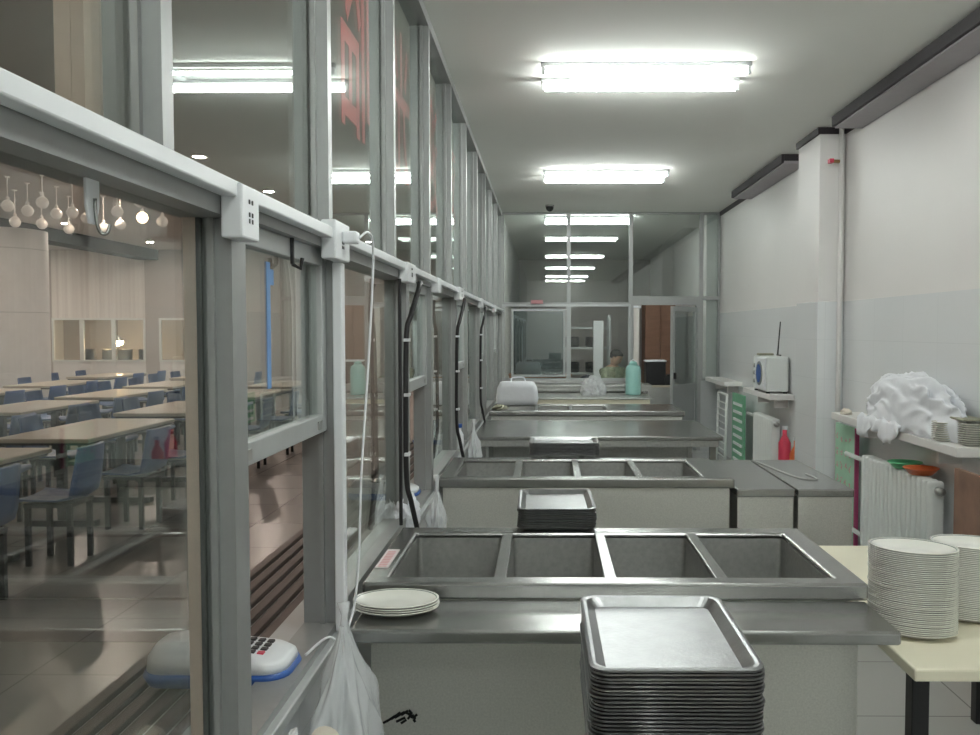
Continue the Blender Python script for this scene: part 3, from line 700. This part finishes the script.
# ------------------------------------------------------------------ glass partition
wn0=wn[0]
def pwin(x0,x1,z0,z1,glass='glass2',st=.025,mat_='alu'):
    wn[0]+=1; w=bpy.data.objects.new('window_%d'%wn[0],None); C.objects.link(w); w['kind']='structure'; w.location=((x0+x1)/2,YP,z0); h=(x1-x0)/2
    f=MB(); f.box(-h,-h+st,-.03,.03,0,z1-z0); f.box(h-st,h,-.03,.03,0,z1-z0); f.box(-h+st,h-st,-.03,.03,0,st); f.box(-h+st,h-st,-.03,.03,z1-z0-st,z1-z0)
    f.build('window_frame',M[mat_],w); bx(-h+st,h-st,-.003,.003,st,z1-z0-st).build('pane',M[glass],w); return w
XS=[-.58,.30,1.12,2.05,2.295]
ZM=1.94
for a,b_,z in ((XS[0],XS[1],ZM),(XS[1],XS[2],ZM),(XS[2],XS[3],2.02),(XS[3],XS[4],2.02)): pwin(a,b_,z,CH-.003)
pwin(XS[0],XS[1],.93,ZM,'glass',.03,'alu_light'); pwin(XS[1],XS[2],.93,ZM,'glass',.03,'alu_light'); pwin(XS[3],XS[4],.93,2.02,'glass2',.025)  # paler lower frames paint in the bright highlight along the middle rail
struct(bx(XS[0],XS[2],YP-.03,YP+.03,0,.93).build('wall_partition',M['steel_dark'])); struct(bx(XS[3],XS[4],YP-.03,YP+.03,0,.93).build('wall_partition_side',M['alu_light']))
# grey sliding sash in the left bay
t=thing('sliding_sash','grey reflecting sliding sash in the left bay of the far partition','window sash',(-.10,YP-.05,.98))
m=MB(); m.box(-.36,-.33,-.015,.015,0,.9); m.box(.33,.36,-.015,.015,0,.9); m.box(-.33,.33,-.015,.015,0,.03); m.box(-.33,.33,-.015,.015,.87,.9); m.build('sash_frame',M['alu_light'],t); bx(-.33,.33,-.004,.004,.03,.87).build('pane',M['frost'],t)
# door frame and open door leaf
d=bpy.data.objects.new('door_1',None); C.objects.link(d); d['kind']='structure'; d.location=(XS[2],YP,0)
m=MB(); m.box(0.001,.035,-.035,.035,0,2.019); m.box(.86,.929,-.035,.035,0,2.019); m.box(.035,.86,-.035,.035,1.93,2.019); m.build('door_frame',M['alu'],d)
d=bpy.data.objects.new('door_2',None); C.objects.link(d); d['kind']='structure'; d.location=(XS[3]-.07,YP-.04,0); d.rotation_euler=(0,0,math.radians(233))
m=MB(); m.box(0,.05,-.02,.02,.02,1.90); m.box(.60,.65,-.02,.02,.02,1.90); m.box(.05,.60,-.02,.02,1.84,1.90); m.box(.05,.60,-.02,.02,.82,.90); m.box(.05,.60,-.02,.02,.02,.10); m.build('door_leaf',M['alu_light'],d)
bx(.05,.60,-.006,.006,.90,1.84).build('pane',M['glass2'],d); bx(.05,.60,-.010,.010,.10,.82).build('lower_panel',M['alu_light'],d); h_=bx(.61,.64,.021,.05,.98,1.06).build('door_handle',M['black'],d,bevel=.004)
tag(bx(-.08,.08,-.03,.03,0,.05).build('small_box',M['pink'],bevel=.004,loc=(-.12,YP-.06,1.945)),'small pinkish box on the middle rail of the partition','box')
# ------------------------------------------------------------------ room beyond the partition
t=thing('wooden_crate','low orange-brown wooden crate behind the left bay of the partition','crate',(-.08,12.05,.0)); bx(-.42,.42,-.15,.15,0.0,.98).build('body',M['orangewood'],t,bevel=.004); bx(-.43,.43,-.16,.16,.9805,1.0).build('lid',M['orangewood'],t,bevel=.003)
tag(blob('cloth_heap',M['cloth'],(-.12,12.03,1.001),(.22,.11,.11),55,fold=.3),'white cloth heap on the wooden crate behind the partition','cloth')
t=thing('desk','plain desk behind the partition where the person sits','desk',(1.05,13.2,0))
bx(-.85,.95,-.32,.32,.76,.79).build('desktop',M['tabletop'],t,bevel=.004)
for a in (-.8,.9):
    for b_ in (-.27,.27): bx(a-.02,a+.02,b_-.02,b_+.02,0,.759).build('leg',M['steel_dark'],t)
bx(-.78,.88,-.30,-.285,.3,.759).build('modesty_panel',M['steel_dark'],t)
t=thing('coffee_machine','black boxy machine with white cloth on top, on the desk','machine',(1.66,13.05,.7905))
bx(-.19,.10,-.13,.15,0,.34).build('body',M['blackmetal'],t,bevel=.012); bx(-.20,.11,-.14,.16,.3405,.365).build('top_cloth',M['cloth'],t,bevel=.01); MB().tube([(.16,-.14,.08),(.16,.0,.08)],.08,16).build('drum',M['black'],t); bx(.101,.16,-.10,.0,.0,.05).build('drum_base',M['black'],t)
tag(blob('dark_bag',M['trousers'],(.62,13.15,.7905),(.12,.12,.10),61),'dark soft bag on the desk left of the seated person','bag')
tag(bx(-.16,.16,-.08,.08,0,.04).build('paper_stack',M['paper'],bevel=.004,loc=(1.02,13.02,.7905)),'stack of papers on the desk in front of the person','papers')
t=thing('wooden_cabinet','tall brown wooden cabinet seen through the partition doorway','cabinet',(1.82,14.3,0))
bx(-.24,.24,-.25,.25,0,2.05).build('carcass',M['wood'],t,bevel=.004); bx(-.23,-.003,-.27,-.2505,.05,2.0).build('door',M['wood'],t,bevel=.004); bx(.003,.23,-.27,-.2505,.05,2.0).build('door',M['wood'],t,bevel=.004)
t=thing('pink_post','pink upright post beside the doorway cabinet','post',(1.45,14.1,0)); bx(-.05,.04,-.03,.03,0,1.95).build('post',M['panel'],t,bevel=.004); bx(-.07,.06,-.05,.05,1.9505,1.99).build('cap',M['white'],t)
t=thing('storage_rack','metal shelf rack with dark pans behind the seated person','rack',(.62,15.0,0))
for a in (-.45,.45):
    for b_ in (-.2,.2): bx(a-.02,a+.02,b_-.02,b_+.02,0,1.85).build('post',M['alu_light'],t)
for z in (.4,.85,1.28,1.62): bx(-.43,.43,-.18,.18,z,z+.03).build('shelf',M['alu_light'],t)
for i,(x,z,l) in enumerate(((-.2,.8805,'dark pan on the rack, lower left'),(.2,.8805,'dark pan on the rack, lower right'),(-.2,1.3105,'dark pan on the rack, upper left'),(.2,1.3105,'dark pan on the rack, upper right'))):
    tag(MB().lathe([(.13,0),(.15,.02),(.15,.17),(.155,.175),(.14,.17),(.12,.02)],(0,0),20).build('pan',M['blackmetal'],loc=(.62+x,15.0,z)),l,'pan')
t=thing('white_cabinet','white low cabinet with a pale top beyond the partition','cabinet',(.85,14.35,0)); bx(-.1,.1,-.1,.1,0,0.01).build('foot',M['white'],t); bx(-.08,.08,-.08,.08,.0105,1.75).build('body',M['white'],t,bevel=.01)

# seated person
def skin_obj(name,verts,edges,mt,parent=None,root=0,sub=2):
    me=bpy.data.meshes.new(name); me.from_pydata([v[:3] for v in verts],edges,[]); me.materials.append(mt)
    o=bpy.data.objects.new(name,me); C.objects.link(o)
    if parent: o.parent=parent
    sm=o.modifiers.new('skin','SKIN'); sm.use_smooth_shade=True
    lay=me.skin_vertices[0] if me.skin_vertices else None
    if lay is None:
        bm_=bmesh.new(); bm_.from_mesh(me); bm_.verts.layers.skin.verify(); bm_.to_mesh(me); bm_.free(); lay=me.skin_vertices[0]
    for i,v in enumerate(verts):
        r=v[3]; lay.data[i].radius=(r,r) if not isinstance(r,tuple) else r; lay.data[i].use_root=(i==root)
    s=o.modifiers.new('sub','SUBSURF'); s.levels=sub; s.render_levels=sub
    return o
pr=thing('person','person in an olive patterned shirt sitting at the desk, head bowed to the right','person',(1.0,13.93,0),math.radians(35))
# torso, arms and legs in one continuous skin (faces -Y)
V=[(0,.0,.50,.125),(0,-.02,.66,.13),(0,-.06,.84,.14),(0,-.09,.98,.10),(0,-.11,1.05,.05),
   (-.17,-.09,.95,.062),(-.22,-.20,.82,.047),(-.19,-.34,.83,.036),(-.17,-.40,.825,.028),
   (.17,-.09,.95,.062),(.22,-.20,.82,.047),(.19,-.34,.83,.036),(.17,-.40,.825,.028),
   (-.10,-.05,.50,.09),(-.13,-.42,.50,.068),(-.13,-.44,.27,.052),(-.13,-.42,.08,.04),(-.13,-.52,.04,.035),
   (.10,-.05,.50,.09),(.13,-.42,.50,.068),(.13,-.44,.27,.052),(.13,-.42,.08,.04),(.13,-.52,.04,.035)]
E=[(0,1),(1,2),(2,3),(3,4),(3,5),(5,6),(6,7),(7,8),(3,9),(9,10),(10,11),(11,12),(0,13),(13,14),(14,15),(15,16),(16,17),(0,18),(18,19),(19,20),(20,21),(21,22)]
# single body mesh
body=skin_obj('body',V,E,M['skin'],pr)
TV=[V[0],V[1]]+V[13:17]+V[18:22]; TV=[(v[0],v[1],v[2],v[3]+.010) for v in TV]
skin_obj('trousers',TV,[(0,1),(0,2),(2,3),(3,4),(4,5),(0,6),(6,7),(7,8),(8,9)],M['trousers'],pr)
SV=[(v[0],v[1],v[2],v[3]+.022) for v in V[:8]+V[9:12]]; SE=[(0,1),(1,2),(2,3),(3,4),(3,5),(5,6),(6,7),(3,8),(8,9),(9,10)]
SV[4]=(0,-.10,1.03,.085)
skin_obj('shirt',SV,SE,M['shirt'],pr)
hd=MB(); HN=24; rings=[]
prof=[(-.115,.030,.045),(-.100,.045,.06),(-.075,.058,.075),(-.04,.068,.088),(0,.074,.096),(.04,.076,.100),(.075,.068,.092),(.10,.048,.068),(.115,.02,.03)]
for z,rx,ry in prof:
    ring=[]
    for i in range(HN):
        u=2*PI*i/HN; x=rx*math.cos(u); y=ry*math.sin(u)
        if y<0: y*= .95
        if abs(x)<.018 and y<0 and -.045<z<.02: y-=.018*(1-abs(z+.02)/.05)
        if .018<abs(x)<.045 and y<0 and 0<=z<=.01: y+=.006
        ring.append((x,y,z))
    rings.append(ring)
hd.loft(rings); hd.tube([(0,.02,-.14),(0,.01,-.07)],.048,12)
for s in (-1,1): hd.loft([[(s*(.072+t_*.014),.012+.018*math.cos(a),-.005+.028*math.sin(a)) for a in [2*PI*k/8 for k in range(8)]] for t_ in (0,1)])
head=hd.build('head',M['skin'],pr,smooth=True); head.location=(0.02,-.15,1.165); head.rotation_euler=(math.radians(18),0,math.radians(30))
m=MB(); hr=[]
for z,rx,ry in [(-.02,.070,.096),(.02,.082,.106),(.06,.083,.108),(.09,.07,.09),(.118,.045,.055),(.13,.015,.02)]:
    hr.append([(rx*math.cos(u),(ry*math.sin(u) if math.sin(u)>-.2 else (ry*math.sin(u)*(.55 if z<.05 else 1.0)))+.008,z) for u in [2*PI*k/24 for k in range(24)]])
m.loft(hr); m.build('hair',M['hair'],head,smooth=True)
m=MB()
for s in (-1,1): m.lathe([(.002,.001),(.009,.003),(.009,.008),(.002,.010)],(s*.03,-.088),8)
m.build('eyes',M['hair'],head); MB().box(-.02,.02,-.091,-.082,-.062,-.056).build('mouth',M['maroon'],head)
for s in (-1,1):
    hv=[(0,0,0,.024),(0,-.05,-.003,.030),(0,-.085,-.008,.026)]; he=[(0,1),(1,2)]
    for k,(fx_,ln) in enumerate(((-.03,.055),(-.01,.068),(.01,.063),(.03,.05))):
        b0=len(hv); hv+= [(fx_,-.10,-.008,.010),(fx_*1.1,-.10-ln*.5,-.012,.009),(fx_*1.1,-.10-ln,-.024,.007)]; he+=[(2,b0),(b0,b0+1),(b0+1,b0+2)]
    b0=len(hv); hv+=[(-s*.035,-.05,-.006,.012),(-s*.055,-.085,-.012,.009)]; he+=[(0,b0),(b0,b0+1)]
    h=skin_obj('hand',hv,he,M['skin'],pr,root=0,sub=1); h.location=(s*.165,-.41,.83)
t=thing('stool','round black stool under the seated person','stool',(1.0,13.93,0)); MB().cyl((0,0),.17,.34,.375,24).build('seat',M['blackmetal'],t)
for k in range(4):
    a=PI/4+k*PI/2; MB().tube([(.10*math.cos(a),.10*math.sin(a),.339),(.16*math.cos(a),.16*math.sin(a),0)],.012,8).build('leg',M['steel_dark'],t)

# ------------------------------------------------------------------ dining hall
def dtable():
    t=thing('dining_table','x','dining table',(0,0,0),0,'dining tables in the hall')
    bx(-.38,.38,-.80,.80,.715,.75).build('tabletop',M['tabletop'],t,bevel=.008)
    bx(-.36,.36,-.78,.78,.695,.7145).build('edge_frame',M['blackmetal'],t)
    for y in (-.5,.5):
        bx(-.03,.03,y-.03,y+.03,.05,.694).build('leg',M['blackmetal'],t); bx(-.28,.28,y-.04,y+.04,0,.0495).build('foot',M['blackmetal'],t)
    return t
def dchair():
    t=thing('dining_chair','x','chair',(0,0,0),0,'blue chairs in the hall')   # faces -X
    def sh(y): return .01*math.cos(y*6)
    m=MB(); rings=[]
    prof=[(-.21,.435),(-.20,.455),(-.10,.445),(.08,.44),(.17,.46),(.205,.54),(.225,.66),(.245,.80),(.235,.81)]
    for dz,inn in ((0,0),): pass
    top=[]; 
    ny=9
    def surf(off):
        out=[]
        for i,(x,z) in enumerate(prof):
            w=.215 if i<5 else .215-.012*(i-5)
            row=[]
            for j in range(ny):
                s=-1+2*j/(ny-1); row.append((x+ (off if i>4 else 0)-.025*(s*s)*(1 if i>4 else 0), w*s, z+(-off if i<=4 else 0)+.02*s*s*(1 if i<=4 else 0)))
            out.append(row)
        return out
    A=surf(0); B_=surf(.012)
    bm_=m.b; va=[[bm_.verts.new(p) for p in r] for r in A]; vb=[[bm_.verts.new(p) for p in r] for r in B_]
    R,Cn=len(prof),ny
    for i in range(R-1):
        for j in range(Cn-1):
            bm_.faces.new((va[i][j],va[i][j+1],va[i+1][j+1],va[i+1][j])); bm_.faces.new((vb[i][j],vb[i+1][j],vb[i+1][j+1],vb[i][j+1]))
    for i in range(R-1):
        for j in (0,Cn-1): bm_.faces.new((va[i][j],va[i+1][j],vb[i+1][j],vb[i][j]))
    for j in range(Cn-1):
        for i in (0,R-1): bm_.faces.new((va[i][j],vb[i][j],vb[i][j+1],va[i][j+1]))
    m.build('seat_shell',M['blue'],t,smooth=True)
    bx(-.16,.16,-.16,.16,.40,.427).build('seat_frame',M['blackmetal'],t)
    for x in (-.14,.14):
        for y in (-.14,.14): bx(x-.016,x+.016,y-.016,y+.016,0,.3995).build('leg',M['blackmetal'],t)
    return t
DT=dtable(); DC=dchair(); n=0
tabs=[(-3.95,5.50,'nearest left'),(-3.95,7.6,''),(-4.05,9.72,''),(-5.80,9.8,''),(-5.85,11.85,''),(-4.05,11.85,''),(-6.0,13.95,''),(-4.2,13.95,''),(-7.7,9.8,''),(-7.75,11.95,''),(-7.9,14.1,''),(-8.3,16.6,''),(-6.3,16.3,''),(-5.72,7.7,'')]
names=['first row, nearest','first row, second','first row, third','second row, second','second row, third','first row, fourth','second row, fourth','first row, fifth','third row, nearest','third row, second','third row, by the pillar','farthest, by serving windows','far middle of hall','second row, nearest']
ff=True
for i,(x,y,_) in enumerate(tabs):
    tt=DT if i==0 else dup(DT); tt.location=(x,y,0); tt.rotation_euler=(0,0,.0); tt['label']='beige-topped dining table with black legs, '+names[i]
    for sx in (1,-1):
        for dy in (-.48,.48):
            c=DC if ff else dup(DC); ff=False
            c.location=(x+sx*.58,y+dy+random.uniform(-.04,.04),0); c.rotation_euler=(0,0,(0 if sx>0 else PI)+random.uniform(-.08,.08))
            c['label']='blue chair, %s, %s side of table: %s'%('nearer' if dy<0 else 'farther','right' if sx>0 else 'left',names[i])
t=thing('round_pillar','thick round grey pillar in the dining hall','pillar',(-9.6,15.5,0)); MB().cyl((0,0),.72,0,3.349,48).build('shaft',M['pillar'],t,smooth=False)
for z in (1.9,3.0): MB().lathe([(.7205,z),(.724,z+.002),(.724,z+.010),(.7205,z+.012)],(0,0),48,cap0=False,cap1=False).build('joint_ring',M['steel_dark'],t)
for p in t.children[0].data.polygons: p.use_smooth=len(p.vertices)==4
M['beam']=mat('dark_beam', (.018,.013,.013), .9, noise=.2, spec=.1)
struct(bx(-10.2,-9.7,YB,22.0,3.35,HH-.001).build('trim_7',M['beam']))
# globe lamps
GL=None
gl=[(15,222,12.6),(28,211,12.0),(43,203,11.4),(42,224,12.8),(57,214,12.3),(73,213,12.0),(69,229,13.2),(87,218,12.6),(104,228,13.2),(118,212,11.8),(121,225,13.0),(143,218,12.2),(163,222,12.4),(141,202,11.0),(8,206,11.5)]
gn=['leftmost low','tall stem at left','highest at left','low, second cluster','middle left','beside the window hook','low under the hook','just right of the hook','low between the hook and the lit one','upper middle','lower middle','glowing warm, the brightest','rightmost','highest at right','at the left frame edge']
for i,(px,py,D) in enumerate(gl):
    p=PT(px,py,D); h=HH-.001-p.z
    t=thing('globe_lamp','white globe lamp on the hall ceiling, '+gn[i],'pendant lamp',(p.x,p.y,p.z))
    MB().lathe([(.006,-.078),(.035,-.07),(.062,-.045),(.078,0),(.062,.045),(.035,.07),(.02,.078)],(0,0),18).build('globe',M['globe_lit'] if i==11 else M['globe'],t,smooth=True)
    MB().cyl((0,0),.022,.0785,.115,12).build('socket',M['globe'],t); MB().cyl((0,0),.007,.1155,h-.012,8).build('stem',M['globe'],t); MB().cyl((0,0),.035,h-.0115,h,12).build('ceiling_rose',M['globe'],t)
DL=None; FL=None; k=0
for X in (-4.0,-6.4,-9.0,-12.5):
    for D in (-2,1.5,4.9,10.2,12.75,16.5,20):
        k+=1
        if DL is None:
            DL=thing('downlight','x','downlight',(X,D,HH-.001)); MB().lathe([(.07,-.006),(.095,-.010),(.10,0)],(0,0),24,cap0=False).build('ring',M['white'],DL); MB().cyl((0,0),.068,-.008,-.002,24).build('lens',M['dlight'],DL); t=DL
        else: t=dup(DL,(X,D,HH-.001))
        if D>12:
            ln=[q for q in t.children if q.name.startswith('lens')][0]
            if FL is None: FL=ln.data.copy(); FL.materials[0]=M['dlight2']
            ln.data=FL
        t['label']='round hall ceiling downlight, %s row from the glass wall, %s'%(('first','second','third','fourth')[(-4.0,-6.4,-9.0,-12.5).index(X)],('behind the camera','beside the camera','third','fourth','fifth','sixth','at the far wall')[(-2,1.5,4.9,10.2,12.75,16.5,20).index(D)])
# far serving wall of the hall
YF=22.0
struct(bx(-15,-12.4,YF,YF+.1,0,HH).build('wall_hall_far',M['hall_wall'])); struct(bx(-12.4,-10.05,YF,YF+.1,0,.8).build('wall_serving_base',M['wall_up']))
struct(bx(-12.4,-10.05,YF,YF+.1,1.9,HH).build('wall_serving_top',M['panel'])); struct(bx(-10.05,-9.7,YF,YF+.1,0,HH).build('wall_hall_far_pier',M['hall_wall']))
struct(bx(-9.7,-8.7,YF,YF+.1,0,.8).build('wall_serving_side_base',M['wall_up'])); struct(bx(-9.7,-8.7,YF,YF+.1,1.9,HH).build('wall_serving_side_top',M['hall_wall'])); struct(bx(-8.7,-.72,YF,YF+.1,0,HH).build('wall_hall_far_right',M['hall_wall']))
struct(bx(-13.5,-8.0,24.5,24.6,0,2.6).build('wall_serving_back',M['hall_wall'])); struct(bx(-13.5,-8.0,YF+.1,24.5,2.6,2.7).build('ceiling',M['wall_up'])); struct(bx(-13.5,-8.0,YF+.1,24.5,-.1,0).build('floor',M['hall_floor']))
struct(bx(-13.6,-13.5,YF+.1,24.5,0,2.6).build('wall_serving_left',M['wall_up'])); struct(bx(-8.0,-7.9,YF+.1,24.5,0,2.6).build('wall_serving_right',M['wall_up']))
for a,b_ in ((-12.4,-11.65),(-11.65,-10.85),(-10.85,-10.05),(-9.7,-8.7)):
    w=bpy.data.objects.new('window_%d'%(wn[0]+1),None); wn[0]+=1; C.objects.link(w); w['kind']='structure'; w.location=((a+b_)/2,YF,.8); h=(b_-a)/2
    f=MB(); f.box(-h,-h+.05,-.03,.03,0,1.1); f.box(h-.05,h,-.03,.03,0,1.1); f.box(-h+.05,h-.05,-.03,.03,0,.05); f.box(-h+.05,h-.05,-.03,.03,1.05,1.1); f.build('window_frame',M['rad'],w)
    bx(-h+.05,h-.05,-.003,.003,.05,1.05).build('pane',M['glass'],w)
t=thing('serving_counter','steel counter inside the lit serving windows','counter',(-11.2,22.8,0)); bx(-1.2,1.2,-.3,.3,0,.8).build('body',M['steel_panel'],t); bx(-1.22,1.22,-.32,.32,.8005,.83).build('top',M['steel'],t)
for i,(x,l) in enumerate(((-11.9,'left'),(-11.35,'second'),(-10.95,'third'),(-10.4,'right'))):
    tag(MB().lathe([(.16,0),(.18,.02),(.18,.26),(.185,.27),(.17,.26),(.15,.02)],(0,0),24).build('stock_pot',M['steel_dark'] if i%3 else M['trousers'],smooth=False,loc=(x,22.78,.8305)),'large stock pot on the far serving counter, %s of four'%l,'pot')
t=thing('fill_light_panel','added fill light panel brightening the far serving room','ceiling light',(-11.3,23.4,2.57)); bx(-.6,.6,-.15,.15,0,.029).build('fill_surface',M['warmfill'],t)  # added glowing panel to brighten the serving room, no such fixture visible
t=thing('heat_lamp','glowing warm lamp over the pots in the far serving window','lamp',(-11.3,23.1,1.33)); MB().lathe([(.03,.12),(.16,-.02),(.15,-.02)],(0,0),20,cap0=True,cap1=False).build('shade',M['steel'],t); MB().lathe([(.02,-.16),(.14,-.09),(.14,-.01),(.02,.04)],(0,0),16).build('bulb',M['warmlamp'],t,smooth=True); MB().cyl((0,0),.01,.121,1.269,8).build('cord',M['black'],t)

# ------------------------------------------------------------------ camera, world
cam=bpy.data.cameras.new('camera'); co=bpy.data.objects.new('camera',cam); C.objects.link(co)
cam.sensor_fit='HORIZONTAL'; cam.sensor_width=36; cam.lens=F/980*36; cam.shift_x=-47/980; cam.clip_start=.02; cam.clip_end=100
co.location=(0,0,CAMZ); co.rotation_euler=(math.radians(90-2.44),0,math.radians(.586))
sc=bpy.context.scene; sc.camera=co
w=bpy.data.worlds.new('world'); sc.world=w; w.use_nodes=True; w.node_tree.nodes['Background'].inputs[0].default_value=(.5,.55,.6,1); w.node_tree.nodes['Background'].inputs[1].default_value=.3
sc.view_settings.view_transform='Standard'; sc.view_settings.look='None'; sc.view_settings.gamma=1; sc.view_settings.exposure=.75; sc.view_settings.use_curve_mapping=False
